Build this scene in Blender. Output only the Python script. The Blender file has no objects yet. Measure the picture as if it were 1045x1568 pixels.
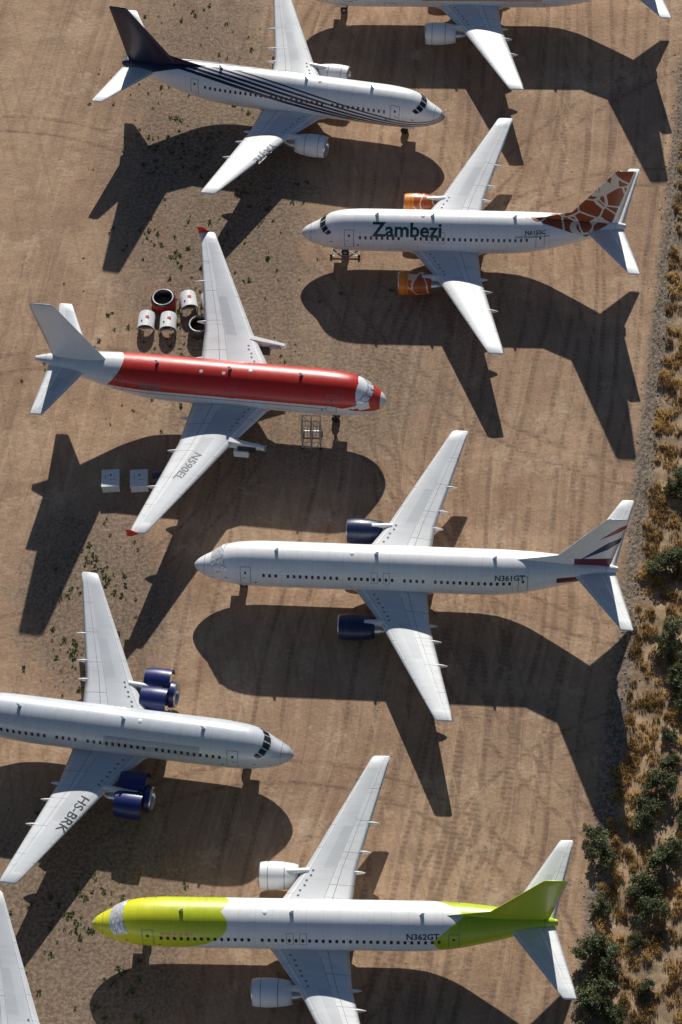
import bpy, bmesh, math, random
import numpy as np
from mathutils import Vector, Matrix
random.seed(7); rng=np.random.default_rng(7)
scn=bpy.context.scene
rad=math.radians
# ------------------------------------------------------------------ node DSL
class S:
    def __init__(s,nt,k): s.nt=nt; s.k=k
    def _m(s,op,a,b=None,c=None):
        n=s.nt.nodes.new('ShaderNodeMath'); n.operation=op
        for i,v in enumerate((a,b,c)):
            if v is None: continue
            if isinstance(v,S): s.nt.links.new(v.k,n.inputs[i])
            else: n.inputs[i].default_value=float(v)
        return S(s.nt,n.outputs[0])
    def __add__(s,o): return s._m('ADD',s,o)
    __radd__=__add__
    def __sub__(s,o): return s._m('SUBTRACT',s,o)
    def __rsub__(s,o): return s._m('SUBTRACT',o,s)
    def __mul__(s,o): return s._m('MULTIPLY',s,o)
    __rmul__=__mul__
    def __truediv__(s,o): return s._m('DIVIDE',s,o)
    def __neg__(s): return s*-1
    def gt(s,o): return s._m('GREATER_THAN',s,o)
    def lt(s,o): return s._m('LESS_THAN',s,o)
    def mn(s,o): return s._m('MINIMUM',s,o)
    def mx(s,o): return s._m('MAXIMUM',s,o)
    def ab(s): return s._m('ABSOLUTE',s)
    def sin(s): return s._m('SINE',s)
    def frac(s): return s._m('FRACT',s)
    def flr(s): return s._m('FLOOR',s)
    def sqrt(s): return s._m('SQRT',s)
    def sq(s): return s._m('MULTIPLY',s,s)
    def atan2(s,o): return s._m('ARCTAN2',s,o)
    def band(s,c,w): return (s-c).ab().lt(w)
    def ss(s,a,b):
        n=s.nt.nodes.new('ShaderNodeMapRange'); n.interpolation_type='SMOOTHSTEP'
        s.nt.links.new(s.k,n.inputs[0]); n.inputs[1].default_value=a; n.inputs[2].default_value=b
        return S(s.nt,n.outputs[0])
class G:
    def __init__(g,name):
        g.m=bpy.data.materials.new(name); g.m.use_nodes=True; g.nt=g.m.node_tree
        g.b=g.nt.nodes['Principled BSDF']
        tc=g.nt.nodes.new('ShaderNodeTexCoord'); g.obj=tc.outputs['Object']; g.uvs=tc.outputs['UV']
        sp=g.nt.nodes.new('ShaderNodeSeparateXYZ'); g.nt.links.new(g.obj,sp.inputs[0])
        g.X,g.Y,g.Z=[S(g.nt,o) for o in sp.outputs]
        sp=g.nt.nodes.new('ShaderNodeSeparateXYZ'); g.nt.links.new(g.uvs,sp.inputs[0])
        g.U,g.V=[S(g.nt,o) for o in sp.outputs[:2]]
    def vec(g,x,y,z=0):
        n=g.nt.nodes.new('ShaderNodeCombineXYZ')
        for i,v in enumerate((x,y,z)):
            if isinstance(v,S): g.nt.links.new(v.k,n.inputs[i])
            else: n.inputs[i].default_value=v
        return n.outputs[0]
    def noise(g,vec=None,scale=1,detail=4,rough=.55,dist=0):
        n=g.nt.nodes.new('ShaderNodeTexNoise'); g.nt.links.new(vec or g.obj,n.inputs['Vector'])
        n.inputs['Scale'].default_value=scale; n.inputs['Detail'].default_value=detail
        n.inputs['Roughness'].default_value=rough; n.inputs['Distortion'].default_value=dist
        return S(g.nt,n.outputs[0])
    def voro(g,vec=None,scale=1,feature='DISTANCE_TO_EDGE'):
        n=g.nt.nodes.new('ShaderNodeTexVoronoi'); n.feature=feature
        g.nt.links.new(vec or g.obj,n.inputs['Vector']); n.inputs['Scale'].default_value=scale
        return S(g.nt,n.outputs['Distance'])
    def mix(g,f,a,b,mode='MIX'):
        n=g.nt.nodes.new('ShaderNodeMix'); n.data_type='RGBA'; n.blend_type=mode
        if isinstance(f,S): g.nt.links.new(f.k,n.inputs[0])
        else: n.inputs[0].default_value=f
        for i,v in ((6,a),(7,b)):
            if isinstance(v,(tuple,list)): n.inputs[i].default_value=(*v,1) if len(v)==3 else v
            else: g.nt.links.new(v,n.inputs[i])
        return n.outputs[2]
    def scale(g,col,f): # multiply color by scalar
        n=g.nt.nodes.new('ShaderNodeVectorMath'); n.operation='SCALE'
        if isinstance(col,tuple): n.inputs[0].default_value=col[:3]
        else: g.nt.links.new(col,n.inputs[0])
        g.nt.links.new(f.k,n.inputs[3]); return n.outputs[0]
    def done(g,col,rough=.4,metal=0,bump=None,bs=.2,bd=.02,spec=.5,coat=0,transl=0):
        if isinstance(col,tuple): g.b.inputs['Base Color'].default_value=(*col[:3],1)
        else: g.nt.links.new(col,g.b.inputs['Base Color'])
        if isinstance(rough,S): g.nt.links.new(rough.k,g.b.inputs['Roughness'])
        else: g.b.inputs['Roughness'].default_value=rough
        g.b.inputs['Metallic'].default_value=metal
        g.b.inputs['Specular IOR Level'].default_value=spec
        g.b.inputs['Coat Weight'].default_value=coat; g.b.inputs['Coat Roughness'].default_value=.12
        if bump is not None:
            n=g.nt.nodes.new('ShaderNodeBump'); n.inputs['Strength'].default_value=bs; n.inputs['Distance'].default_value=bd
            g.nt.links.new(bump.k,n.inputs['Height']); g.nt.links.new(n.outputs[0],g.b.inputs['Normal'])
        if transl:
            t=g.nt.nodes.new('ShaderNodeBsdfTranslucent'); g.nt.links.new(col,t.inputs[0]); m=g.nt.nodes.new('ShaderNodeMixShader'); m.inputs[0].default_value=transl
            g.nt.links.new(g.b.outputs[0],m.inputs[1]); g.nt.links.new(t.outputs[0],m.inputs[2]); g.nt.links.new(m.outputs[0],g.nt.nodes['Material Output'].inputs[0])
        return g.m
WHITE=(.90,.905,.905)
def simple(name,col,rough=.5,metal=0,var=.12,sc=3):
    g=G(name); n=g.noise(scale=sc,detail=2)
    return g.done(g.scale(col,n*(2*var)+(1-var)),rough,metal)
# ------------------------------------------------------------------ mesh helper
def mesh(name,verts,faces,mats,parent=None,uvs=None,fm=None,smooth=True):
    me=bpy.data.meshes.new(name); me.from_pydata([tuple(v) for v in verts],[],faces)
    for m in (mats if isinstance(mats,(list,tuple)) else [mats]): me.materials.append(m)
    if uvs is not None:
        l=me.uv_layers.new(name='UVMap'); idx=np.empty(len(me.loops),dtype=np.int32); me.loops.foreach_get('vertex_index',idx)
        l.data.foreach_set('uv',np.asarray(uvs,dtype=np.float32)[idx].ravel())
    if fm is not None: me.polygons.foreach_set('material_index',np.asarray(fm,dtype=np.int32))
    me.polygons.foreach_set('use_smooth',[smooth]*len(me.polygons))
    me.update()
    o=bpy.data.objects.new(name,me); scn.collection.objects.link(o)
    if parent: o.parent=parent
    return o
class MB: # mesh builder
    def __init__(s): s.v=[];s.f=[];s.m=[]
    def add(s,v,f,m=0):
        b=len(s.v); s.v+=[tuple(p) for p in v]; s.f+=[tuple(i+b for i in q) for q in f]; s.m+=[m]*len(f)
    def box(s,c,d,m=0,R=None):
        c=Vector(c); P=[]
        for sx in(-1,1):
            for sy in(-1,1):
                for sz in(-1,1):
                    p=Vector((sx*d[0]/2,sy*d[1]/2,sz*d[2]/2))
                    if R: p=R@p
                    P.append(c+p)
        s.add(P,[(0,1,3,2),(4,6,7,5),(0,4,5,1),(2,3,7,6),(0,2,6,4),(1,5,7,3)],m)
    def rod(s,a,b,r,m=0,n=8,r2=None,cap=True):
        a=Vector(a);b=Vector(b);d=(b-a).normalized()
        u=d.orthogonal().normalized();w=d.cross(u);r2=r if r2 is None else r2
        P=[a+(u*math.cos(t)+w*math.sin(t))*r for t in [2*math.pi*i/n for i in range(n)]]
        P+=[b+(u*math.cos(t)+w*math.sin(t))*r2 for t in [2*math.pi*i/n for i in range(n)]]
        F=[(i,(i+1)%n,n+(i+1)%n,n+i) for i in range(n)]
        if cap: F+=[tuple(range(n-1,-1,-1)),tuple(range(n,2*n))]
        s.add(P,F,m)
    def rev(s,prof,o,ax='X',m=0,n=36,sq=0):
        P=[];k=len(prof)
        for (x,r) in prof:
            for i in range(n):
                t=2*math.pi*i/n; c,d=math.cos(t)*r,math.sin(t)*r
                if sq and d<0: d*=(1-sq)
                if ax=='X': P.append((o[0]+x,o[1]+c,o[2]+d))
                elif ax=='Y': P.append((o[0]+c,o[1]+x,o[2]+d))
                else: P.append((o[0]+c,o[1]+d,o[2]+x))
        F=[(j*n+i,j*n+(i+1)%n,(j+1)*n+(i+1)%n,(j+1)*n+i) for j in range(k-1) for i in range(n)]
        s.add(P,F,m)
    def out(s,name,mats,parent=None,smooth=False): 
        return mesh(name,s.v,s.f,mats,parent,fm=s.m,smooth=smooth)
def pchip(xs,ys,x):
    xs=np.array(xs,float);ys=np.array(ys,float);x=np.asarray(x,float)
    h=np.diff(xs);d=np.diff(ys)/h;m=np.zeros(len(xs))
    for i in range(1,len(xs)-1):
        if d[i-1]*d[i]>0:
            w1=2*h[i]+h[i-1];w2=h[i]+2*h[i-1];m[i]=(w1+w2)/(w1/d[i-1]+w2/d[i])
    m[0]=d[0];m[-1]=d[-1]
    i=np.clip(np.searchsorted(xs,x)-1,0,len(h)-1);t=(x-xs[i])/h[i]
    return ys[i]*(1+2*t)*(1-t)**2+m[i]*h[i]*t*(1-t)**2+ys[i+1]*t*t*(3-2*t)+m[i+1]*h[i]*t*t*(t-1)
# ------------------------------------------------------------------ shared materials
def paint(name,fn,rough=.38,fus=True,metal=0,zc=3.2):
    g=G(name)
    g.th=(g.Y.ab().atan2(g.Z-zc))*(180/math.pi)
    col=fn(g)
    n1=g.noise(scale=.6,detail=4,rough=.7); n2=g.noise(vec=g.vec(g.X*6,g.Y*.8,g.Z*.8),scale=1,detail=3)
    f=(n1*.22+.89)*(n2*.14+.93)
    if fus:
        ring=((g.X/1.27).frac()-.5).ab().gt(.487)
        lon=((g.th/31).frac()-.5).ab().gt(.492)
        pn=((g.X/1.27)+.5).flr()*12.9898+((g.th/31)+.5).flr()*78.233
        pv=(pn.sin()*437.5).frac()
        f=f*(1-ring.mx(lon)*.17)*(1-pv*.03)
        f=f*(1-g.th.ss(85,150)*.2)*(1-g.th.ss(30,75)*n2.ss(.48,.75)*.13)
    col=g.scale(col,f)
    return g.done(col,n1*.25+(rough-.12),metal,bump=g.noise(scale=1.6,detail=1),bs=.16,bd=.05,coat=.25)
def wingmat(name,base=(.89,.90,.90),tip=None,dk=.35):
    g=G(name); U,V=g.U,g.V
    seg=lambda k,w:((V*k).frac()-.5).ab().gt(.5-w*k)
    slat=U.band(.13,.005).mx(seg(7,.0014)*U.lt(.13))
    flap=U.band(.72,.006).mx(seg(5,.0016)*U.gt(.60)).mx(U.band(.60,.004)*V.gt(.1)*V.lt(.62))
    rib=seg(22,.0004)*U.gt(.13)*U.lt(.6)*.4
    col=g.mix(U.lt(.07),base,(.70,.71,.72))
    grey=(U.gt(.145))*(U.lt(.595))*V.gt(.05)*V.lt(.93)
    col=g.mix(grey*dk,col,(.54,.57,.60))
    pan=U.gt(.36)*U.lt(.58)*V.gt(.3)*V.lt(.56)
    col=g.mix(pan*dk*.8,col,(.42,.44,.47))
    n1=g.noise(vec=g.vec(g.X*.35,g.Y*2.2,g.Z),scale=1.3,detail=4,rough=.65); n2=g.noise(scale=.35,detail=3)
    st=U.gt(.6)*n1.ss(.45,.8)*.25
    root=(1-V.ss(.0,.12))*n1*.25
    f=(1-slat.mx(flap).mx(rib)*.55)*(n1*.2+.90)*(n2*.22+.89)*(1-st)*(1-root)
    return g.done(g.scale(col,f),n2*.25+.28,0,bump=1-slat.mx(flap),bs=.25,bd=.01,coat=.1)
M_wing=wingmat('wing_paint'); M_wingG=wingmat('wing_paint_grey',(.76,.78,.80)); M_wingC=wingmat('wing_paint_patched',(.84,.85,.86),dk=.6)
M_glass=simple('cockpit_glass',(.012,.015,.02),.08)
M_win=simple('cabin_window',(.02,.024,.03),.15)
M_line=simple('door_seam',(.16,.17,.19),.5)
M_metal=simple('bare_metal',(.55,.56,.58),.28,.9)
M_dmetal=simple('dark_metal',(.10,.10,.11),.4,.7)
M_tyre=simple('tyre_rubber',(.02,.02,.02),.8)
M_strut=simple('gear_strut',(.5,.5,.5),.4,.3)
M_foil=simple('window_cover_film',(.78,.80,.82),.2,.25,var=.25,sc=5)
M_text=simple('lettering_dark',(.03,.035,.05),.5)
M_textg=simple('lettering_grey',(.14,.15,.17),.5)
M_green=simple('lettering_green',(.003,.075,.062),.4)
M_black=simple('dark_interior',(.012,.012,.013),.7)
M_red=simple('red_paint',(.60,.03,.02),.4)
M_white=simple('white_paint',(.86,.87,.87),.4)
# ------------------------------------------------------------------ fuselage
class Body:
    def __init__(s,st): # stations (x,zt,zb,w)
        s.x=[a[0] for a in st]; s.a=list(zip(*st)); s.L=s.x[-1]
    def sec(s,x):
        q=np.sqrt(np.clip(x,0,None)); qs=np.sqrt(s.x)
        return pchip(qs,s.a[1],q),pchip(qs,s.a[2],q),pchip(qs,s.a[3],q)
    def pt(s,x,th,n=1,off=0):
        t=rad(th)
        e=.03; a=s.raw(x+e,t);b=s.raw(max(x-e,0.001),t); dx=(a-b); dt=s.raw(x,t+.01)-s.raw(x,t-.01)
        p=s.raw(x,t); nv=dx.cross(dt); rr=Vector((0,math.sin(t),math.cos(t)))
        if nv.length>1e-9:
            nv.normalize()
            if nv.dot(rr)<0: nv=-nv
        else: nv=rr
        p=p+nv*off
        return Vector((p.x,p.y*n,p.z))
    def raw(s,x,t):
        x=min(max(x,0.0),s.L)
        zt,zb,w=s.cache(x)
        return Vector((x,w*math.sin(t),(zt+zb)/2+(zt-zb)/2*math.cos(t)))
    def cache(s,x):
        if not hasattr(s,'tab'):
            s.tx=np.linspace(0,s.L,1600); s.tab=s.sec(s.tx)
        if x<1.0: return [float(v) for v in s.sec(x)]
        i=x/s.L*1599; k=min(int(i),1598); f=i-k
        return [float(a[k]*(1-f)+a[k+1]*f) for a in s.tab]
    def build(s,name,mat,parent):
        q=np.linspace(0,math.sqrt(6),40)**2; X=np.concatenate([q,np.arange(6.4,s.L-.05,.42),[s.L]])
        zt,zb,w=s.sec(X); n=72; V=[];U=[]
        for i,x in enumerate(X):
            for k in range(n):
                t=2*math.pi*k/n
                V.append((x,w[i]*math.sin(t),(zt[i]+zb[i])/2+(zt[i]-zb[i])/2*math.cos(t)));U.append((x,k/n))
        F=[(j*n+k,(j+1)*n+k,(j+1)*n+(k+1)%n,j*n+(k+1)%n) for j in range(len(X)-1) for k in range(n)]
        F.append(tuple((len(X)-1)*n+k for k in range(n)))
        return mesh(name,V,F,mat,parent,uvs=U)
def b737(L):
    return Body([(0,2.66,2.64,.01),(.12,2.93,2.40,.28),(.4,3.2,2.16,.56),(.9,3.5,1.9,.88),(1.6,3.86,1.66,1.2),(2.1,4.28,1.53,1.38),(2.6,4.66,1.42,1.52),(3.3,4.94,1.33,1.67),(4.4,5.12,1.24,1.80),(6,5.2,1.2,1.87),(8,5.2,1.2,1.88),
      (L-12,5.2,1.2,1.88),(L-10,5.2,1.3,1.87),(L-8,5.2,1.62,1.76),(L-5,5.14,2.5,1.36),(L-2.5,4.98,3.3,.82),(L-.8,4.76,3.86,.42),(L,4.55,4.08,.2)])
def a318():
    L=31.3
    return Body([(0,3.32,3.28,.01),(.12,3.65,2.95,.36),(.4,3.98,2.66,.7),(.9,4.4,2.35,1.08),(1.6,4.9,2.12,1.42),(2.3,5.35,1.98,1.64),(3.2,5.7,1.88,1.8),(4.5,5.85,1.82,1.92),(6,5.88,1.8,1.975),(8,5.88,1.8,1.975),
      (L-13,5.88,1.8,1.975),(L-10.5,5.88,1.95,1.95),(L-8,5.86,2.5,1.78),(L-5,5.78,3.5,1.36),(L-2.5,5.62,4.35,.86),(L-.8,5.42,4.85,.45),(L,5.25,4.98,.2)])
def lines(mb,body,pts,w,n,off=.008):
    r=1.9
    for (a,b) in zip(pts[:-1],pts[1:]):
        k=max(1,int(abs(a[1]-b[1])/5)); 
        for i in range(k):
            p=[a[j]+(b[j]-a[j])*i/k for j in(0,1)];q=[a[j]+(b[j]-a[j])*(i+1)/k for j in(0,1)]
            dx=q[0]-p[0];dy=(q[1]-p[1])*math.pi/180*r;l=math.hypot(dx,dy) or 1
            nx=-dy/l*w/2;nt=dx/l*w/2/r*180/math.pi
            mb.add([body.pt(p[0]-nx,p[1]-nt,n,off),body.pt(q[0]-nx,q[1]-nt,n,off),body.pt(q[0]+nx,q[1]+nt,n,off),body.pt(p[0]+nx,p[1]+nt,n,off)],[(0,1,2,3)],mb.cur)
def patch(mb,body,quad,n,off=.012,k=4,m=0,jit=0):
    P=[]
    for i in range(k+1):
        for j in range(k+1):
            u,v=i/k,j/k
            x=(quad[0][0]*(1-u)+quad[1][0]*u)*(1-v)+(quad[3][0]*(1-u)+quad[2][0]*u)*v
            t=(quad[0][1]*(1-u)+quad[1][1]*u)*(1-v)+(quad[3][1]*(1-u)+quad[2][1]*u)*v
            if jit: x+=.5*((2*u-1)**2)*.8+random.uniform(-.03,.03)
            P.append(body.pt(x,t,n,off+(random.random()*jit if jit and 0<i<k and 0<j<k else 0)))
    mb.add(P,[(i*(k+1)+j,(i+1)*(k+1)+j,(i+1)*(k+1)+j+1,i*(k+1)+j+1) for i in range(k) for j in range(k)],m)
def rrect(mb,body,x,th,w,h,n,m,off=.014):
    r=1.9*math.pi/180; P=[]
    for i in range(12):
        a=2*math.pi*(i+.5)/12; c=math.cos(a);s_=math.sin(a)
        c=math.copysign(abs(c)**.5,c);s_=math.copysign(abs(s_)**.5,s_)
        P.append(body.pt(x+c*w/2,th+s_*h/2/r,n,off))
    mb.add(P,[tuple(range(12))],m)
def text_mesh(txt,size,extr=0,shear=0,bold=.012):
    cu=bpy.data.curves.new('t','FONT'); cu.body=txt; cu.size=size; cu.shear=shear; cu.offset=size*bold; cu.resolution_u=3
    o=bpy.data.objects.new('t',cu); scn.collection.objects.link(o)
    dg=bpy.context.evaluated_depsgraph_get(); me=bpy.data.meshes.new_from_object(o.evaluated_get(dg))
    bpy.data.objects.remove(o)
    bm=bmesh.new(); bm.from_mesh(me)
    y=-size*.3
    while y<size:
        bmesh.ops.bisect_plane(bm,geom=bm.verts[:]+bm.edges[:]+bm.faces[:],plane_co=(0,y,0),plane_no=(0,1,0)); y+=.1
    V=[tuple(v.co) for v in bm.verts]; bm.verts.index_update(); F=[tuple(v.index for v in f.verts) for f in bm.faces]; bm.free()
    return V,F
def text_fus(body,txt,x,th,size,n,mat,parent,name,stretch=1,shear=0,bold=.012):
    V,F=text_mesh(txt,size,shear=shear,bold=bold); w=max(v[0] for v in V); out=[]
    dirx=1 if n<0 else -1
    for v in V: out.append(body.pt(x+dirx*(v[0]-w/2)*stretch,th-v[1]/1.93*180/math.pi,n,.015))
    mesh(name,out,F,mat,parent,smooth=False)
# ------------------------------------------------------------------ lifting surfaces
def prof(c):
    return 5*(.2969*math.sqrt(c)-.126*c-.3516*c*c+.2843*c**3-.1015*c**4)
CH=[0,.004,.015,.04,.08,.14,.22,.32,.44,.56,.68,.8,.9,1.0]
class Wing:
    def __init__(s,secs): s.s=secs # (y,xle,xte,z,tc)
    def at(s,y):
        q=[np.interp(y,[a[0] for a in s.s],[a[i] for a in s.s]) for i in(1,2,3,4)]; return q
    def zu(s,x,y):
        le,te,z,t=s.at(y);c=min(max((x-le)/(te-le),0),1);return z+(te-le)*(t*prof(c)*1.15+.012*math.sin(math.pi*c))
    def build(s,name,mat,parent,n,vertical=False,y0=None):
        ys=[];yy=[a[0] for a in s.s]
        for a,b in zip(yy[:-1],yy[1:]): ys+=list(np.linspace(a,b,max(2,int((b-a)/.8)+1)))[:-1]
        ys.append(yy[-1]); V=[];U=[]
        rings=[]
        for y in ys:
            le,te,z,t=s.at(y);ch=te-le;r=[]
            for c in CH: r.append((le+ch*c,ch*(t*prof(c)*1.15+.012*math.sin(math.pi*c)),c))
            for c in CH[-2:0:-1]: r.append((le+ch*c,-ch*(t*prof(c)*.85),c))
            rings.append((y,z,r))
        y,z,r=rings[-1]
        rings.append((y+.12,z,[((q[0]-r[0][0])*.8+r[0][0]+.12*(r[13][0]-r[0][0]),q[1]*.3,q[2]) for q in r]))
        m=len(rings[0][2])
        for (y,z,r) in rings:
            for (x,h,c) in r:
                V.append((x,h,y) if vertical else (x,y*n,z+h)); U.append((c,(y-yy[0])/(yy[-1]-yy[0])))
        F=[(j*m+i,j*m+(i+1)%m,(j+1)*m+(i+1)%m,(j+1)*m+i) for j in range(len(rings)-1) for i in range(m)]
        F.append(tuple((len(rings)-1)*m+i for i in range(m)))
        if (n>0)!=vertical: F=[f[::-1] for f in F]
        return mesh(name,V,F,mat,parent,uvs=U)
def canoe(mb,x0,x1,y,z,r,n,m=0):
    k=8;P=[];N=10
    for i in range(k+1):
        u=i/k;rr=r*math.sin(math.pi*min(max(u,.02),.98))**.6
        for j in range(N):
            t=2*math.pi*j/N; P.append((x0+(x1-x0)*u,y*n+rr*.75*math.cos(t),z+rr*1.1*math.sin(t)))
    mb.add(P,[(i*N+j,i*N+(j+1)%N,(i+1)*N+(j+1)%N,(i+1)*N+j) for i in range(k) for j in range(N)],m)
def text_wing(w,txt,x,y,size,n,mat,parent,ang,name='wing_registration'):
    V,F=text_mesh(txt,size,bold=0.008);wd=max(v[0] for v in V);out=[];a=rad(ang)
    for v in V:
        t=(v[0]-wd/2);up=v[1]-size*.35
        yy=y+(t*math.cos(a)+up*math.sin(a)); xx=x+t*math.sin(a)-up*math.cos(a)
        out.append((xx,yy*n,w.zu(xx,yy)+.012))
    mesh(name,out,F,mat,parent,smooth=False)
# ------------------------------------------------------------------ gear
def gear(mb,x,y,r,ztop,w=.3,gap=.42):
    mb.rod((x,y,r),(x,y,ztop),.11,1)
    mb.rod((x,y-gap*.6,r),(x,y+gap*.6,r),.07,1)
    mb.rod((x,y,r+.3),(x-.7,y,ztop),.05,1)
    for s_ in(-1,1):
        o=(x,y+s_*gap-w/2,r)
        mb.rev([(0,r*.5),(0,r*.9),(w*.15,r),(w*.85,r),(w,r*.9),(w,r*.5),(w,0.01)],o,'Y',0,20)
        mb.rev([(-.01,.01),(-.01,r*.5)],o,'Y',1,20)
# ------------------------------------------------------------------ airliners
def airliner(x,y,head,typ,near,fusmat,finmat,engmat,stabmat=None,wingm=M_wing,glass=M_glass,eng='closed',windows=True,coremat=M_metal,cover=False):
    root=bpy.data.objects.new('airliner',None); scn.collection.objects.link(root)
    root.location=(x,y,0); root.rotation_euler=(0,0,rad(head)); root.empty_display_size=3
    stabmat=stabmat or wingm
    A=typ=='A318'
    L={'400':35.23,'300':32.18,'500':29.79,'A318':31.3}[typ]; sh={'400':0,'300':-1.83,'500':-3.2,'A318':0}[typ]
    body=a318() if A else b737(L)
    body.build('fuselage',fusmat,root)
    if A:
        W=Wing([(1.0,9.9,17.0,2.65,.14),(1.95,10.4,17.05,2.75,.14),(6.4,12.95,17.35,3.15,.12),(16.9,18.15,19.57,4.25,.10)])
        T=Wing([(.3,26.3,30.0,4.9,.1),(6.2,29.25,30.45,5.25,.09)])
        Fn=Wing([(4.6,23.6,29.6,0,.06),(5.9,24.9,29.7,0,.08),(12.45,28.55,30.75,0,.08)])
    else:
        W=Wing([(1.0,13.2+sh,19.65+sh,1.88,.15),(1.85,13.9+sh,19.7+sh,2.0,.15),(4.9,15.95+sh,20.0+sh,2.32,.12),(14.35,20.95+sh,22.39+sh,3.3,.10)])
        T=Wing([(.3,L-3.9,L-.2,4.25,.1),(6.3,L+.18,L+1.24,5.1,.09)])
        Fn=Wing([(4.6,L-5.9,L-.75,0,.06),(5.3,L-5.5,L-.6,0,.09),(11.3,L-1.35,L+.45,0,.09)])
    for n in(-1,1):
        W.build('wing',wingm,root,n); T.build('horizontal_stabiliser',stabmat,root,n)
    Fn.build('vertical_fin',finmat,root,1,True)
    if not A:
        V=[(L-8.6,0,5.12),(L-5.0,.0,6.05),(L-4.2,0,6.4),(L-4.0,.16,5.0),(L-4.0,-.16,5.0),(L-5,.14,5.05),(L-5,-.14,5.05),(L-8.6,.03,5.1),(L-8.6,-.03,5.1)]
        mesh('dorsal_fillet',V,[(0,7,5,1),(1,5,3,2),(0,1,6,8),(1,2,4,6)],finmat,root,smooth=False)
    mb=MB()
    x0,x1=(9.0,18.6) if A else (12.3+sh,21.2+sh); zb=1.75 if A else 1.15; hw=2.15 if A else 2.05; K=14;N=24;P=[]
    for i in range(K+1):
        u=i/K;f=math.sin(math.pi*min(max(u,.01),.99))**.45
        for j in range(N):
            t=2*math.pi*j/N; P.append((x0+(x1-x0)*u,hw*f*math.cos(t),zb+.62+.78*f*math.sin(t)))
    mb.add(P,[(i*N+j,i*N+(j+1)%N,(i+1)*N+(j+1)%N,(i+1)*N+j) for i in range(K) for j in range(N)],0)
    for n in(-1,1):
        for yy in ([3.4,7.3,11.6] if A else [4.85,6.5,8.9]):
            te=W.at(yy)[1];z=W.at(yy)[2]; canoe(mb,te-2.1,te+.68,yy,z-.19,.25,n)
    mb.out('fairings',[M_white],root,True)
    mb=MB()
    for n in (-1,1): # access panels and vents near the wing root
        for k in range(7):
            yy=2.25+k*.42; le,te,z,t_=W.at(yy); xx=le+(te-le)*(.2+.02*(k%2)); zz=W.zu(xx,yy)+.012
            mb.add([(xx-.09,(yy-.07)*n,zz),(xx+.09,(yy-.07)*n,zz),(xx+.09,(yy+.07)*n,zz+.015),(xx-.09,(yy+.07)*n,zz+.015)],[(0,1,2,3)],0)
    mb.out('wing_vents',[M_line],root)
    mb=MB()
    for ax in ([7.2,13.5,20] if A else [6.9,15.2+sh,L-10.3]):
        zt=float(body.sec(ax)[0]); mb.add([(ax,-.02,zt-.02),(ax+.35,-.02,zt-.02),(ax+.42,0,zt+.38),(ax+.22,0,zt+.38),(ax,.02,zt-.02),(ax+.35,.02,zt-.02)],[(0,1,2,3),(4,3,2,5),(0,3,4),(1,5,2)],0)
    zt=float(body.sec(L*.38)[0]); mb.rev([(0,.02),(.02,.2),(.06,.14),(.08,.02)],(L*.38,0,zt-.03),'Z',0,16)
    mb.out('antennas',[M_white,M_strut],root)
    d=MB(); zw=66.5
    for n in(-1,1):
        if windows:
            xx=5.6
            while xx<L-8.6:
                skip=(not A and (abs(xx-(12.9+sh))<.3)) 
                if not skip and random.random()>.03: rrect(d,body,xx,zw,.23,.33,n,0)
                xx+=.508
        d.cur=1
        def door(xa,xb,t0,t1,w=.045): lines(d,body,[(xa,t0),(xb,t0)],w,n); lines(d,body,[(xb,t0),(xb,t1)],w,n); lines(d,body,[(xb,t1),(xa,t1)],w,n); lines(d,body,[(xa,t1),(xa,t0)],w,n)
        door(4.15,5.0,46,100); door(L-8.1,L-7.35,48,98)
        rrect(d,body,4.57,62,.2,.26,n,0); rrect(d,body,L-7.72,63,.2,.26,n,0)
        lines(d,body,[(4.3,78),(4.6,78)],.06,n)
        for e in ([13.4] if A else [15.3+sh,16.3+sh]): door(e-.26,e+.26,48,78,.03)
        door(8.2,9.4,104,128,.03); door(L-12,L-11,104,126,.03)
        lines(d,body,[(3.4,112),(L-9,112)],.03,n)
        ga=[[(1.8,3),(1.9,26),(2.36,22),(2.33,3)],[(1.98,30),(2.18,48),(2.62,41),(2.42,26)],[(2.3,51),(2.58,60),(2.92,54),(2.74,44)]]
        if A: ga=[[(1.1,4),(1.2,31),(1.7,26),(1.62,4)],[(1.28,35),(1.55,52),(2.1,46),(1.8,29)],[(1.68,55),(2.1,64),(2.5,57),(2.2,49)]]
        if not cover:
            for q in ga:
                patch(d,body,q,n,.012,4,2)
                for a_,b_ in zip(q,q[1:]+q[:1]): lines(d,body,[a_,b_],.05,n,.016)
        lines(d,body,[(.95,0),(.95,175)],.03,n); lines(d,body,[(L-1.0,0),(L-1.0,178)],.03,n)
        rrect(d,body,1.7,88,.18,.1,n,1); rrect(d,body,2.9,84,.3,.12,n,1); rrect(d,body,5.4,92,.2,.2,n,1)
    if cover: patch(d,body,[(1.5,-70),(1.5,70),(2.65,58),(2.65,-58)],1,.03,16,2,.045)
    d.out('windows_and_doors',[M_win,M_line,glass],root)
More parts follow.
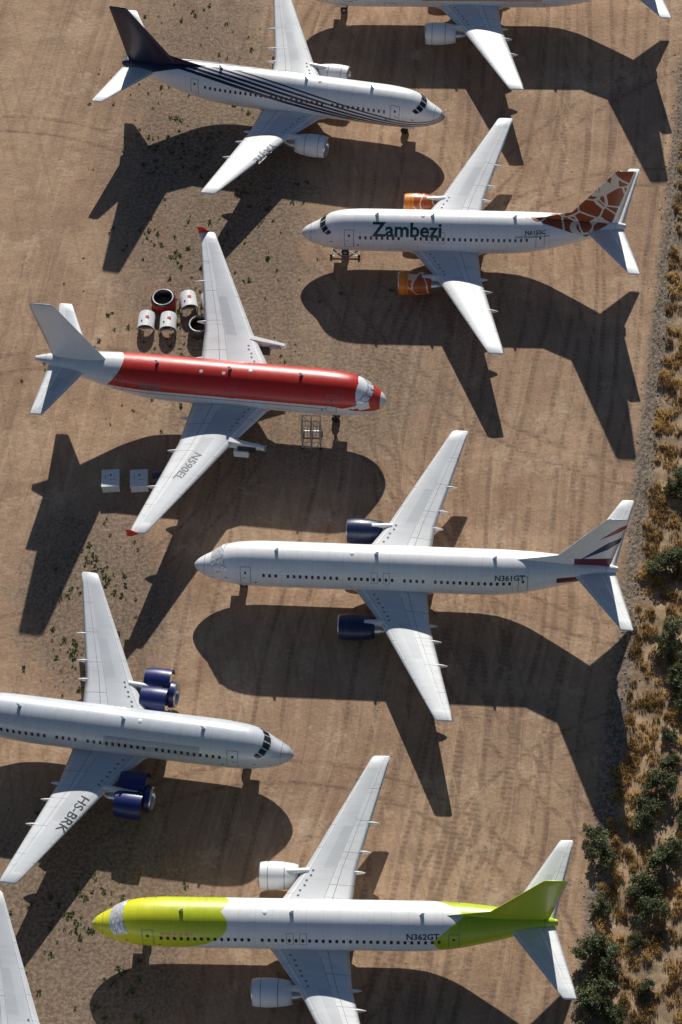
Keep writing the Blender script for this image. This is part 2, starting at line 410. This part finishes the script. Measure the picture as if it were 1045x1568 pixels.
    for n in(-1,1):
        if eng=='none': continue
        if not A:
            ex,ey,ez=12.4+sh,4.83*n,1.42
            e=MB()
            e.rev([(.55,.74),(.2,.78),(.03,.86),(0,.93),(.06,1.0),(.14,1.04)],(ex,ey,ez),'X',1,40,.1)
            if eng=='closed':
                e.rev([(.14,1.04),(.5,1.1),(1.1,1.13),(1.9,1.1),(2.7,.98),(3.1,.88),(3.1,.8),(2.6,.8)],(ex,ey,ez),'X',0,40,.1)
                for xr in(.75,2.05): e.rev([(xr-.02,1.118 if xr<1 else 1.095),(xr+.02,1.122 if xr<1 else 1.088)],(ex,ey,ez),'X',5,40,.1)
            else: # cowl doors propped open
                e.rev([(.14,1.04),(.5,1.1),(.62,1.1),(.62,.9)],(ex,ey,ez),'X',0,40,.1)
                e.rev([(.6,.92),(1.2,.95),(2.4,.9),(3.0,.8)],(ex,ey,ez),'X',5,36)
                for q in range(5): e.rev([(.8+q*.45,.99),(.86+q*.45,1.0),(.92+q*.45,.99)],(ex,ey,ez),'X',3,36)
                for s_ in(-1,1):
                    for (ra,m_) in ((1.14,0),(1.09,5)):
                        Pp=[];NN=14
                        for j in range(NN+1):
                            t=rad(84-150*j/NN)
                            for xx,k_ in((.62,.98),(1.3,1.0),(2.1,.99),(2.8,.9)):
                                p=Vector((0,math.cos(t)*ra*k_*s_,math.sin(t)*ra*k_)); h=Vector((0,.12*s_,1.1)); p=h+(Matrix.Rotation(rad(50)*s_,3,'X')@(p-h)); Pp.append((ex+xx,ey+p.y,ez+p.z))
                        e.add(Pp,[(j*4+k,j*4+k+1,j*4+k+5,j*4+k+4) for j in range(NN) for k in range(3)],m_)
            e.rev([(.55,.74),(.56,.25),(.35,.12),(.2,.01)],(ex,ey,ez),'X',2,40,.05)
            e.rev([(2.6,.8),(2.62,.62)],(ex,ey,ez),'X',2,40)
            e.rev([(2.4,.68),(3.4,.62),(4.3,.42),(4.3,.34),(4.0,.3),(4.8,.02)],(ex,ey,ez-.02),'X',3,32)
            zt=W.at(4.83)[2]+.12
            e.add([(ex+1.0,ey,ez+1.1),(ex+1.9,ey-.14,ez+1.02),(ex+1.9,ey+.14,ez+1.02),(ex+3.9,ey-.17,zt+.16),(ex+3.9,ey+.17,zt+.16),(ex+1.9,ey-.14,.5+ez),(ex+1.9,ey+.14,.5+ez),(ex+5.6,ey-.15,zt-.5),(ex+5.6,ey+.15,zt-.5)],
              [(0,1,2),(1,3,4,2),(1,5,7,3),(2,4,8,6),(3,7,8,4),(5,6,8,7)],4)
            e.out('engine',[engmat,M_metal,M_black,coremat,M_white,M_dmetal],root,True)
        else:
            ex,ey=W.at(5.75)[0],5.75*n; zt=W.at(5.75)[2]; e=MB()
            e.add([(ex-2.6,ey-.13,zt-.35),(ex-2.6,ey+.13,zt-.35),(ex+.4,ey-.22,zt+.32),(ex+.4,ey+.22,zt+.32),(ex-2.6,ey-.13,zt-.75),(ex-2.6,ey+.13,zt-.75),(ex+2.2,ey-.2,zt-.55),(ex+2.2,ey+.2,zt-.55)],
              [(0,1,3,2),(0,4,5,1),(0,2,6,4),(1,5,7,3),(4,6,7,5),(2,3,7,6)],0)
            e.box((ex-1.1,ey+.30*n,zt-.55),(1.6,.25,.5),1)
            e.box((ex-1.7,ey-.25*n,zt-.5),(.9,.2,.3),2)
            e.rod((ex-2.2,ey,zt-.8),(ex-.4,ey,zt-.9),.09,1)
            e.box((ex-.6,ey+.05,zt-1.0),(1.3,1.0,.75),0 if n>0 else 1)
            e.rod((ex-2.7,ey-.35,zt-.5),(ex-2.7,ey+.35,zt-.5),.07,2)
            for q in range(4): e.rod((ex-2.4+q*.5,ey-.28,zt-.7),(ex-2.2+q*.5,ey+.3,zt-.62),.04,1+q%2)
            e.out('engine_pylon',[M_white,M_dmetal,M_strut],root)
            w=MB()
            k=.62; z0=4.3
            Pf=[(18.7,0,0),(19.4,.05,.85*k),(19.85,.05,.8*k),(19.75,0,0),(19.75,.05,-.7*k),(19.4,.05,-.7*k)]
            w.add([(a,(17.0+b)*n,z0+c) for a,b,c in Pf]+[(a,(17.05+b)*n,z0+c) for a,b,c in Pf],
                  [(0,1,2,3,4,5),(11,10,9,8,7,6),(0,6,7,1),(1,7,8,2),(2,8,9,3),(3,9,10,4),(4,10,11,5),(5,11,6,0)],0)
            w.out('wingtip_fence',[M_red],root)
    g=MB(); gear(g,4.0 if not A else 4.6,0,.36,1.6 if not A else 2.2,.22,.24)
    gx=(18.0+sh) if not A else 15.2; gy=2.62 if not A else 3.8
    for n in(-1,1): gear(g,gx,gy*n,.54,2.1 if not A else 2.9)
    g.box((3.6 if not A else 4.2,.32,1.05 if not A else 1.6),(1.3,.03,.55),2); g.box((3.6 if not A else 4.2,-.32,1.05 if not A else 1.6),(1.3,.03,.55),2)
    g.out('landing_gear',[M_tyre,M_strut,M_white],root)
    return root,body,W
# ------------------------------------------------------------------ liveries
NAVY=(.016,.017,.05)
def f_white(g): return g.mix(0.0,WHITE,WHITE)
def fusA(g):
    q=g.X+g.th*(16.0/90)
    c=g.mix(0.0,WHITE,WHITE)
    for i in range(5):
        c=g.mix((q-(20.6+i*2.05)).ab().lt(.42+.09*i)*g.X.lt(27.5),c,NAVY)
    solid=(g.th-(g.X-23.6)*7).lt(0)*g.X.gt(23.6)*g.th.lt(44)
    return g.mix(solid,c,NAVY)
def finA(g):
    return g.mix(0.0,NAVY,NAVY)
def giraffe(g,base_c=(.80,.72,.62),brown=(.32,.075,.025),sc=.58):
    v=g.voro(vec=g.vec(g.X+g.noise(scale=.8,detail=1)*.5,g.Y*.6,g.Z+g.X*.25),scale=sc)
    return g.mix(v.gt(.05),base_c,brown)
def fusB(g):
    L=29.79
    m=(g.th-(g.X-(L-9.3))*9).lt(0)*g.X.gt(L-9.3)*g.th.lt(62)*g.X.lt(L-1.5)*(g.th-((L-1.2)-g.X)*22).lt(0)
    return g.mix(m,WHITE,giraffe(g))
RED=(.58,.022,.014)
def fusC(g):
    z=g.Z; x=g.X
    low=z-(4.28-(4.5-x).mx(0)*.30)
    rear=(x- (5.9-z)*.9).lt(23.2)
    m=low.gt(0)*rear*x.gt(.5)
    c=g.mix(m,(.76,.78,.80),RED)
    mask=(x-1.62-(z-4.4)*.35-g.Y.ab()*.25).ab().lt(.42)*z.gt(3.7)
    c=g.mix(mask,c,(.84,.86,.88))
    mask2=(z-4.0+(x-3)*.2).ab().lt(.16)*x.gt(1.6)*x.lt(4)
    c=g.mix(mask2,c,(.84,.86,.88))
    c=g.mix(z.band(3.98,.035)*x.gt(5)*x.lt(24),c,(.35,.03,.03))
    for cx in(14.2,16.2):
        c=g.mix((((x-cx)*1.0).sq()+(g.Y-.45).sq()).lt(.025)*z.gt(5),c,(.8,.8,.8))
    n=g.noise(vec=g.vec(x*.3,g.Y,z),scale=1.3,detail=4)
    return g.mix(n.ss(.55,.85)*.25,c,(.42,.14,.11))
def fusD(g):
    L=35.23
    m=(g.th-((g.X-L+5)*-2+52)).ab().lt(16-(L-g.X)*1.6)*g.X.gt(L-5)
    return g.mix(m,WHITE,(.16,.015,.03))
def finD(g):
    q=g.Z-(g.X-33)*.9
    c=g.mix(0.0,WHITE,WHITE)
    c=g.mix(g.Z.lt(5.9)*g.X.gt(31.6),c,(.16,.015,.03))
    c=g.mix((q-6.6).ab().lt(.5-(g.X-34.2).ab()*.22),c,(.03,.045,.12))
    c=g.mix((q-8.2).ab().lt(.36-(g.X-34.9).ab()*.25),c,(.30,.04,.06))
    return c
SILV=(.62,.66,.71)
def fusE(g):
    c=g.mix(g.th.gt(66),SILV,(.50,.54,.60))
    m=g.X.gt(7.2)*g.X.lt(15.0)*g.th.gt(44)*g.th.lt(74)*g.Y.gt(0)
    return g.mix(m,c,(.36,.40,.46))
def fusF(g):
    L=35.23
    b=g.X-(10.6-(g.th-30).sq()*.0006)
    c=g.mix(b.lt(0),WHITE,g.mix(g.X.ss(0.5,9),(.82,.80,.02),(.58,.67,.025)))
    t=g.X-(L-8.6+(g.th-60).ab()*.028*1.0)+(g.th*.012)
    c=g.mix(t.gt(0),c,(.48,.62,.025))
    c=g.mix(g.X.gt(5.5)*g.X.lt(8.0)*g.th.gt(50)*g.th.lt(57)*g.Y.lt(0)*((g.X*2.2).frac()).gt(.25),c,(.75,.25,.03))
    return c
def finF(g): return g.mix(g.U.gt(.93)*g.Z.gt(7),(.45,.59,.022),(.8,.8,.8))
def fusG(g): 
    return g.mix(g.X.gt(12)*g.X.lt(24)*(g.th-92).ab().lt(2.5),WHITE,(.8,.3,.06))
def engB(g):
    c=giraffe(g,(.90,.62,.40),(.50,.10,.02),.8)
    return g.mix(g.X.lt(9.2+1.0),c,(.92,.27,.02))
def nac(col):
    return lambda g:g.mix(0.0,col,col)
P=lambda n,f,**k: paint(n,f,**k)
finWhite=P('fin_white',f_white,fus=False)
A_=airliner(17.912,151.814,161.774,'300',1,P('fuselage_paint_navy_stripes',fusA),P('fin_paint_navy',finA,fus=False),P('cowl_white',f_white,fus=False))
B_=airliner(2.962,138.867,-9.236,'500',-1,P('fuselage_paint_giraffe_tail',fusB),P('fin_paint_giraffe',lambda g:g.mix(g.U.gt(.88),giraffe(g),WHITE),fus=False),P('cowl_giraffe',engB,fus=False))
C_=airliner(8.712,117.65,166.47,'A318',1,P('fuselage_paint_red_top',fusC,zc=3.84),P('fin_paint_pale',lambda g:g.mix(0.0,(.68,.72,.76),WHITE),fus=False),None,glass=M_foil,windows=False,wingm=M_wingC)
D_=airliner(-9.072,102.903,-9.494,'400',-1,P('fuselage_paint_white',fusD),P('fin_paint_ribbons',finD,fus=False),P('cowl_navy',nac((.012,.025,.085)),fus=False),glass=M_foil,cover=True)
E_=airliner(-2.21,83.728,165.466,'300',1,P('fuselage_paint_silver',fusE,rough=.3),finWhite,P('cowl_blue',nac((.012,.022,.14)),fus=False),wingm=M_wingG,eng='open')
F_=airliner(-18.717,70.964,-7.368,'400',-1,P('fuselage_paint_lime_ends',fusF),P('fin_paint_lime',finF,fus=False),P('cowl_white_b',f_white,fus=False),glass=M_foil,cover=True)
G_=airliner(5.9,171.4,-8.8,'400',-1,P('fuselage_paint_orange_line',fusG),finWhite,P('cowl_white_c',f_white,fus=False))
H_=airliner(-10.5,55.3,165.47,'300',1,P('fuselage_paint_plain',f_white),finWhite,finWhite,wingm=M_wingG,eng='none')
text_fus(B_[1],'Zambezi',9.9,61,1.85,-1,M_green,B_[0],'airline_title',1.0,bold=.025)
text_fus(B_[1],'N615SC',21.6,51,.56,-1,M_text,B_[0],'registration',bold=.02)
text_fus(B_[1],'www.flyZambezi.com',21.3,60,.36,-1,M_textg,B_[0],'web_address')
text_fus(D_[1],'N361GT',26.4,58,.68,-1,M_text,D_[0],'registration',bold=.022)
text_fus(F_[1],'N362GT',25.2,58,.68,-1,M_text,F_[0],'registration',bold=.022)
text_fus(C_[1],'N590EL',20.6,75,.62,1,M_textg,C_[0],'registration',bold=.02)
text_wing(A_[2],'YA-JTE',17.0-1.1,7.9,1.0,1,M_textg,A_[0],22)
text_wing(C_[2],'N590EL',16.0,9.2,1.05,1,M_textg,C_[0],24)
text_wing(E_[2],'HS-BRK',17.8-1.83+.3,7.7,1.1,1,M_text,E_[0],22)
# ------------------------------------------------------------------ ground
def edgeX(Y): return 17.5+.26*(Y-63.6)+.5*np.exp(-((Y-108)/22)**2)
def dist(X,Y): return (X-edgeX(Y))*.968
def hn(x,y,s=1.0):
    return (np.sin(x*1.3*s+1.7*np.sin(y*.9*s))+np.sin(y*1.7*s+2.1*np.sin(x*.7*s+1))+np.sin((x+y)*2.9*s+np.sin(x*2*s)))/3
def hgt(X,Y):
    d=dist(X,Y); m=1/(1+np.exp(-(d-.9)*3))
    return .32*np.exp(-((d-.9)/.6)**2)*(1+.4*hn(X,Y,.8))+m*(.12+.13*hn(X,Y,.7)+.05*hn(X,Y,2.3))
far=np.array([60,120,250,600,1500,4000])
gx=np.concatenate([-30-far[::-1],np.arange(-30,60.01,.45),60+far]); gy=np.concatenate([50-far[::-1],np.arange(50,185.01,.45),185+far])
XX,YY=np.meshgrid(gx,gy); ZZ=np.where((XX>-30)&(XX<60)&(YY>50)&(YY<185),hgt(XX,YY),0)
nx,ny=len(gx),len(gy); ii=np.arange(nx*ny).reshape(ny,nx)
F=np.stack([ii[:-1,:-1],ii[:-1,1:],ii[1:,1:],ii[1:,:-1]],-1).reshape(-1,4).tolist()
g=G('desert_dirt'); X,Y=g.X,g.Y
al=rad(14.5)
n_low=g.noise(scale=.05,detail=1,rough=.4); n_pat=g.noise(vec=g.vec(X+40,Y),scale=.09,detail=4,rough=.65)
s=X*math.cos(al)-Y*math.sin(al)+((Y*.045).sin())*.8+n_low*3; t=X*math.sin(al)+Y*math.cos(al)
a2=rad(-9); s2=X*math.cos(a2)-Y*math.sin(a2)+((Y*.03).sin())*3; t2=X*math.sin(a2)+Y*math.cos(a2)
n_mid=g.noise(scale=.42,detail=4,rough=.72); n_fine=g.noise(scale=3.2,detail=3,rough=.75)
st1=g.noise(vec=g.vec(s*1.15,t*.022),scale=1,detail=4,rough=.78); st2=g.noise(vec=g.vec(s2*1.8,t2*.05),scale=1,detail=2,rough=.65)
def blob(cx,cy,rx,ry):
    q=((X-cx)/rx).sq()+((Y-cy)/ry).sq()+(n_mid-.5)*2.4+(n_pat-.5)*1.2; return 1-q.ss(.25,1.5)
dark=blob(-5,147,10,32).mx(blob(-18,102,7,10)).mx(blob(-20,70,10,14)).mx(blob(2,122,11,9)*.8).mx(blob(14,132,8,14)*.4)
d=(X-(Y-63.6)*.26-17.5)*.968+(n_mid-.5)*1.2
col=g.mix(n_pat.ss(.36,.62),(.49,.33,.215),(.375,.247,.162))
col=g.mix(n_mid.ss(.44,.66)*.45,col,(.30,.198,.134))
msk=n_pat.ss(.38,.56)
col=g.mix(st1.ss(.54,.62)*(msk*.35+.22),col,(.26,.172,.118))
col=g.mix((1-st1.ss(.38,.46))*(msk*-.2+.50),col,(.57,.41,.28))
col=g.mix(st2.ss(.55,.64)*.30,col,(.25,.168,.118))
gauge=None
def tr(q,wd,gw=1.1):
    global gauge
    a=1-((q).ab()-gw).ab().ss(wd*.5,wd*1.4); gauge=a if gauge is None else gauge.mx(a)
for i,(s0,wd) in enumerate([(-39,.22),(-33,.2),(-24.5,.2),(-18.0,.22),(-14.2,.25),(-10.3,.2),(-7.6,.25),(-4.2,.22),(-1.6,.2),(2,.2)]):
    tr(s-(s0)+((t*.05+i*1.7).sin())*(.9),wd)
for (cx,cy,R,wd) in [(-22,92,37,.25),(46,150,44,.25),(30,60,26,.2),(-30,130,30,.2),(34,118,26,.22),(-6,60,24,.22),(60,110,52,.22)]:
    tr(((X-cx).sq()+(Y-cy).sq()).sqrt()-R,wd,1.0)
tread=((t*2.2).frac()-.5).ab().gt(.25)*.4+.6
fade=n_mid.ss(.32,.52)*st2.ss(.32,.48)
gm=gauge*fade*tread
col=g.mix(gm*.62,col,(.18,.12,.083))
pale=g.noise(scale=.2,detail=4,rough=.75).ss(.55,.67)
col=g.mix(pale*.45,col,(.57,.43,.305))
col=g.mix(dark*.8,col,g.mix(n_fine.ss(.40,.60),(.145,.11,.083),(.265,.205,.15)))
oil=g.noise(scale=.13,detail=3,rough=.7).ss(.60,.68)
col=g.mix(oil*.38,col,(.27,.15,.09))
strip=d.ss(-.6,.4)
col=g.mix(strip,col,g.mix(n_fine.ss(.38,.62),(.12,.098,.08),(.29,.23,.175)))
col=g.mix(d.ss(1.0,2.4),col,g.mix(n_mid.ss(.4,.6),(.46,.33,.21),(.27,.19,.12)))
col=g.scale(col,n_fine*.66+.67)
bump=n_fine*.55+st1*.35+n_mid*1.9
mg=g.done(col,.95,0,bump=bump,bs=.75,bd=.08,spec=.12)
mesh('ground',np.stack([XX,YY,ZZ],-1).reshape(-1,3).tolist(),F,mg,smooth=True)
# ------------------------------------------------------------------ plants
def plantmat(name,c1,c2,sc=1.5,rough=.7,tl=.3):
    g=G(name); n=g.noise(scale=sc,detail=2,rough=.7); n2=g.noise(scale=sc*.2,detail=1)
    col=g.mix((n*.5+n2*.5).ss(.40,.60),c1,c2); return g.done(col,rough,spec=.2,transl=tl)
M_weed=plantmat('weed_leaves',(.08,.12,.03),(.17,.205,.065))
M_dry=plantmat('dry_grass',(.34,.22,.09),(.74,.53,.24),1.4,tl=.33)
M_leaf=plantmat('bush_leaves',(.095,.115,.05),(.22,.24,.125),2.5,tl=.25)
M_bark=simple('bush_bark',(.2,.15,.10),.9)
M_stone=simple('stones',(.33,.25,.18),.9,var=.3,sc=1)
def tufts(name,pts,hmin,hmax,nb,spread,w,mat):
    V=[];F=[]
    for (x,y,z,k) in pts:
        for b in range(nb):
            a=random.uniform(0,6.283);h=random.uniform(hmin,hmax)*k;r=random.uniform(.3,1)*spread*k
            bx,by=x+math.cos(a)*r*.25,y+math.sin(a)*r*.25; tx,ty=x+math.cos(a)*r,y+math.sin(a)*r
            a2=a+random.uniform(.8,2.3); dx,dy=math.cos(a2)*w*k,math.sin(a2)*w*k
            i=len(V); mx,my=(bx+tx)/2,(by+ty)/2
            V+=[(bx-dx*.5,by-dy*.5,z),(bx+dx*.5,by+dy*.5,z),(mx+dx,my+dy,z+h*.7),(mx-dx,my-dy,z+h*.65),(tx,ty,z+h)]
            F+=[(i,i+1,i+2,i+3),(i+3,i+2,i+4)]
    return mesh(name,V,F,mat,smooth=False)
pts=[]
for (cx,cy,rx,ry,n) in [(-6,147,9,26,1100),(-18.5,101,3.5,8,460),(-20,70,7,10,300),(-12,128,9,6,220),(5,150,20,20,60)]:
    for _ in range(n):
        x=random.gauss(cx,rx*.55);y=random.gauss(cy,ry*.5)
        if hn(x,y,.35)+random.gauss(0,.3)>.1: pts.append((x,y,-.02,random.choice([.4,.5,.65,.85,1.2])))
tufts('weeds',pts,.06,.18,13,.28,.06,M_weed)
pts=[]
for _ in range(1800):
    y=random.uniform(55,150); dd=1.0+random.random()**1.1*8.5; cx=float(edgeX(y))+dd/.968
    if hn(cx,y,.5)+random.gauss(0,.4)<-.30: continue
    R=random.uniform(.25,.7)
    for _ in range(int(10+R*22)):
        a=random.uniform(0,6.283);r=R*math.sqrt(random.random()); x=cx+math.cos(a)*r; yy=y+math.sin(a)*r*1.1
        pts.append((x,yy,float(hgt(x,yy))-.03,random.uniform(.6,1.1)*(1.15-.5*r/R)))
tufts('dry_grass',pts,.20,.50,6,.28,.03,M_dry)
mb=MB()
for _ in range(1900):
    y=random.uniform(56,176)
    if random.random()<.45: x=float(edgeX(y))+random.gauss(.5,.6); r=random.uniform(.04,.14)
    else: x=random.gauss(-4,14); r=random.uniform(.02,.08)
    z=float(hgt(x,y)); a=random.uniform(0,6)
    Pp=[(x+math.cos(a+i*1.257)*r*random.uniform(.7,1.2),y+math.sin(a+i*1.257)*r*random.uniform(.7,1.2),z-.01) for i in range(5)]
    Pp.append((x,y,z+r*.8)); mb.add(Pp,[(i,(i+1)%5,5) for i in range(5)])
mb.out('stones',[M_stone])
def bush_mesh(seed,R,Hh):
    rr=random.Random(seed); mb=MB(); tips=[]
    mb.rod((0,0,-.1),(0,0,.25),.09,1,6,.07)
    for i in range(15):
        a=rr.uniform(0,6.283);el=rr.uniform(.15,1.35);l=rr.uniform(.45,1.1)
        tip=Vector((math.cos(a)*math.cos(el)*R*l,math.sin(a)*math.cos(el)*R*l,.25+math.sin(el)*Hh*l*.9))
        mid=Vector((tip.x*.45,tip.y*.45,.15+tip.z*.55)); mb.rod((0,0,.15),mid,.05,1,5,.035); mb.rod(mid,tip,.035,1,5,.012)
        tips+=[tip,mid.lerp(tip,.6)]
        for k in range(3):
            q=tip+Vector((rr.uniform(-.5,.5),rr.uniform(-.5,.5),rr.uniform(-.25,.25)))*R*.55; mb.rod(mid.lerp(tip,.5),q,.018,1,4,.008); tips.append(q)
    for tp in tips:
        cr=rr.uniform(.12,.30)*R*.9
        for k in range(int(44*rr.uniform(.4,1.3))):
            d_=Vector((rr.gauss(0,1),rr.gauss(0,1),rr.gauss(0,.8)));d_=d_.normalized()*cr*rr.uniform(.35,1.25)
            c=tp+d_
            if c.z<.03: c.z=rr.uniform(.03,.2)
            n_=Vector((rr.uniform(-1,1),rr.uniform(-1,1),rr.uniform(-.2,1))).normalized();u=n_.orthogonal().normalized();v=n_.cross(u);w=rr.uniform(.03,.062);l2=w*rr.uniform(1.3,2.6)
            mb.add([c-u*w-v*l2*.3,c+u*w-v*l2*.3,c+u*w*.6+v*l2,c-u*w*.6+v*l2],[(0,1,2,3)],0)
    me=mb.out('bush_src',[M_leaf,M_bark]); d_=me.data; bpy.data.objects.remove(me); return d_
BM=[bush_mesh(i,1.35,1.5) for i in range(5)]
BP=[(32.9,107.6,1.05),(34.2,103.9,.7),(30.4,99.6,1.2),(29.3,92.2,1.2),(30.8,90.2,.8),(29.6,87.6,1.2),(26.2,79.3,1.1),(27.4,80.9,.7),(24.8,76.8,1.0),(23.5,70.6,1.1),(21.0,73.6,1.0),(20.6,75.2,.65),(18.7,65.6,1.15),(19.9,64.4,.95),(18.4,61.6,1.15),(19.5,60.3,.9),(23.8,68.5,1.0),(25.6,72.8,1.15),(27.8,76.6,.8),(22.2,66.2,.6),(20.2,69.2,.65),(38.5,121,.9),(36,113.5,.8),(42,131,1.0),(45,145,1.1),(27.8,83.2,.55),(33.3,94.5,.9),(22.3,62.2,.7),(16.4,58,1.2),(48,158,1)]
for i,(x,y,k) in enumerate(BP):
    o=bpy.data.objects.new('desert_bush',BM[i%5]); scn.collection.objects.link(o)
    o.location=(x,y,float(hgt(x,y))-.02); o.rotation_euler=(0,0,i*1.9); o.scale=(k*(.85+.15*(i%3)),k*1.05,k*.85)
# ------------------------------------------------------------------ ground clutter
def emp(name,x,y,rot=0):
    e=bpy.data.objects.new(name,None); scn.collection.objects.link(e); e.location=(x,y,0); e.rotation_euler=(0,0,rad(rot)); return e
for (x,y,m1) in [(-10.4,134.1,M_red),(-7.2,130.5,M_dmetal)]:
    e=emp('engine_inlet_cowl',x,y); mb=MB()
    mb.rev([(0,1.0),(0,1.1),(.45,1.12),(.8,1.1),(.95,1.02),(1.0,.93),(.95,.84),(.5,.8),(.05,.82),(0,1.0)],(0,0,.06),'Z',0,40)
    mb.rev([(.06,1.135),(.78,1.14),(.82,1.12)],(0,0,.06),'Z',1,40)
    mb.rev([(.99,.99),(1.035,.93),(.99,.87)],(0,0,.06),'Z',2,40)
    for a in range(4): mb.box((math.cos(a*1.57)*.95,math.sin(a*1.57)*.95,.03),(.3,.3,.06),2)
    mb.out('cowl_ring',[M_dmetal,m1,M_strut],e,True)
for i,(x,y,r) in enumerate([(-8.1,133.7,4),(-6.1,133.4,8),(-12.1,131.8,-8),(-10.1,131.4,-6)]):
    e=emp('fan_cowl_panel',x,y,r); mb=MB(); N=16; R_=.78
    for (ra,m_,zo) in ((R_,0,0),(R_-.07,1,0)):
        Pp=[]
        for j in range(N+1):
            t=math.pi*j/N
            for yy in(-.9,-.3,.3,.9): Pp.append((math.cos(t)*ra*(1-.05*(yy>.5)),yy,.45+math.sin(t)*ra*.9))
        mb.add(Pp,[(j*4+k,j*4+k+1,j*4+k+5,j*4+k+4) for j in range(N) for k in range(3)],m_)
    for yy in(-.7,.7):
        mb.box((0,yy,.4),(1.6,.1,.1),2)
        for xx in(-.72,.72): mb.box((xx,yy,.2),(.1,.1,.4),2)
    mb.box((.15,.1,1.165),(.34,.24,.02),3); mb.box((-.3,-.35,1.10),(.2,.2,.02),1)
    mb.out('cowl_shell',[M_white,M_black,M_strut,M_red],e,False)
for i,(x,y,r) in enumerate([(-16.0,114.0,-3),(-13.5,113.7,-3)]):
    e=emp('parts_crate',x,y,r); mb=MB()
    mb.box((0,0,.58),(1.5,1.75,.85),0); mb.box((0,0,1.03),(1.56,1.81,.05),0)
    for yy in(-.75,0,.75): mb.box((0,yy,.07),(1.5,.14,.14),2)
    mb.box((.05,.3,1.065),(.16,.16,.02),1); mb.box((.2,-.2,1.065),(.5,.06,.02),2); mb.box((-.4,.1,1.065),(.1,.5,.02),2)
    mb.out('crate_body',[M_white,M_dmetal,M_strut],e)
e=emp('engine_core_on_stand',-11.6,113.6); mb=MB()
mb.rev([(-.7,.05),(-.7,.6),(-.2,.68),(.3,.6),(.8,.4),(.8,.05)],(0,0,.9),'X',0,24)
for xx in(-.5,.5): mb.rod((xx,-.6,0),(xx,-.4,.9),.05,1);mb.rod((xx,.6,0),(xx,.4,.9),.05,1)
mb.out('core',[M_dmetal,M_strut],e)
e=emp('maintenance_stand',1.9,116.6,-8); mb=MB()
for xx in(-.8,0,.8):
    for yy in(-.9,.9): mb.rod((xx,yy,0),(xx,yy,2.6),.035,0,6)
for z in(.3,1.0,1.7,2.5):
    for yy in(-.9,.9): mb.rod((-.8,yy,z),(.8,yy,z),.03,0,6)
    for xx in(-.8,0,.8): mb.rod((xx,-.9,z),(xx,.9,z),.03,0,6)
mb.rod((-.8,-.9,.3),(.8,-.9,2.5),.03,0,6); mb.rod((.8,.9,.3),(-.8,.9,2.5),.03,0,6)
for k in range(7): mb.box((-.8+k*.26,0,1.9),(.05,1.8,.03),0)
for xx in(-.8,.8):
    for yy in(-.9,.9): mb.rev([(-.05,.01),(-.05,.13),(.05,.13),(.05,.01)],(xx,yy,.13),'Y',1,12)
mb.out('frame',[M_strut,M_tyre],e)
c,s_=math.cos(rad(-9.236)),math.sin(rad(-9.236))
e=emp('tow_dolly',2.962+4.0*c,138.867+4.0*s_,-9.2); mb=MB()
for sx in(-1,1):
    mb.rod((0,0,.4),(sx*1.3,-.5,.12),.05,0,6);mb.rod((0,0,.4),(sx*1.2,.6,.12),.05,0,6);mb.rod((sx*1.3,-.5,.12),(sx*1.2,.6,.12),.04,0,6)
    mb.rev([(-.06,.01),(-.06,.14),(.06,.14),(.06,.01)],(sx*1.3,-.5,.14),'Y',1,12)
mb.rod((-1.3,-.5,.15),(1.3,-.5,.15),.04,0,6)
mb.out('dolly_frame',[M_strut,M_tyre],e)
# ------------------------------------------------------------------ light
SEL,SAZ=26.14,-7.38
w=bpy.data.worlds.new('World'); scn.world=w; w.use_nodes=True; nt=w.node_tree
sky=nt.nodes.new('ShaderNodeTexSky'); sky.sky_type='NISHITA'; sky.sun_disc=False
sky.sun_elevation=rad(SEL); sky.sun_rotation=rad(-SAZ); sky.altitude=600; sky.air_density=.8; sky.dust_density=.3
nt.links.new(sky.outputs[0],nt.nodes['Background'].inputs[0]); nt.nodes['Background'].inputs[1].default_value=.055
sd=bpy.data.lights.new('sun','SUN'); sd.energy=5; sd.angle=rad(.5); sd.color=(1,.96,.89)
so=bpy.data.objects.new('sun',sd); scn.collection.objects.link(so)
ce=math.cos(rad(SEL)); dv=Vector((math.sin(rad(SAZ))*ce,-math.cos(rad(SAZ))*ce,-math.sin(rad(SEL))))
so.rotation_euler=dv.to_track_quat('-Z','Y').to_euler(); so.location=(0,100,120)
# ------------------------------------------------------------------ camera
cd=bpy.data.cameras.new('camera'); co=bpy.data.objects.new('camera',cd); scn.collection.objects.link(co); scn.camera=co
cd.sensor_fit='VERTICAL'; cd.sensor_height=36; cd.lens=3325.11/1568*36
cd.shift_y=165.15/1568; cd.shift_x=49.91/1568; cd.clip_end=9000; cd.clip_start=1
co.matrix_world=Matrix.Translation((0,0,153.52))@Matrix.Rotation(rad(90-57.4553),4,'X')@Matrix.Rotation(rad(-5.7344),4,'Z')
scn.view_settings.view_transform='Standard'; scn.view_settings.look='None'; scn.view_settings.exposure=0
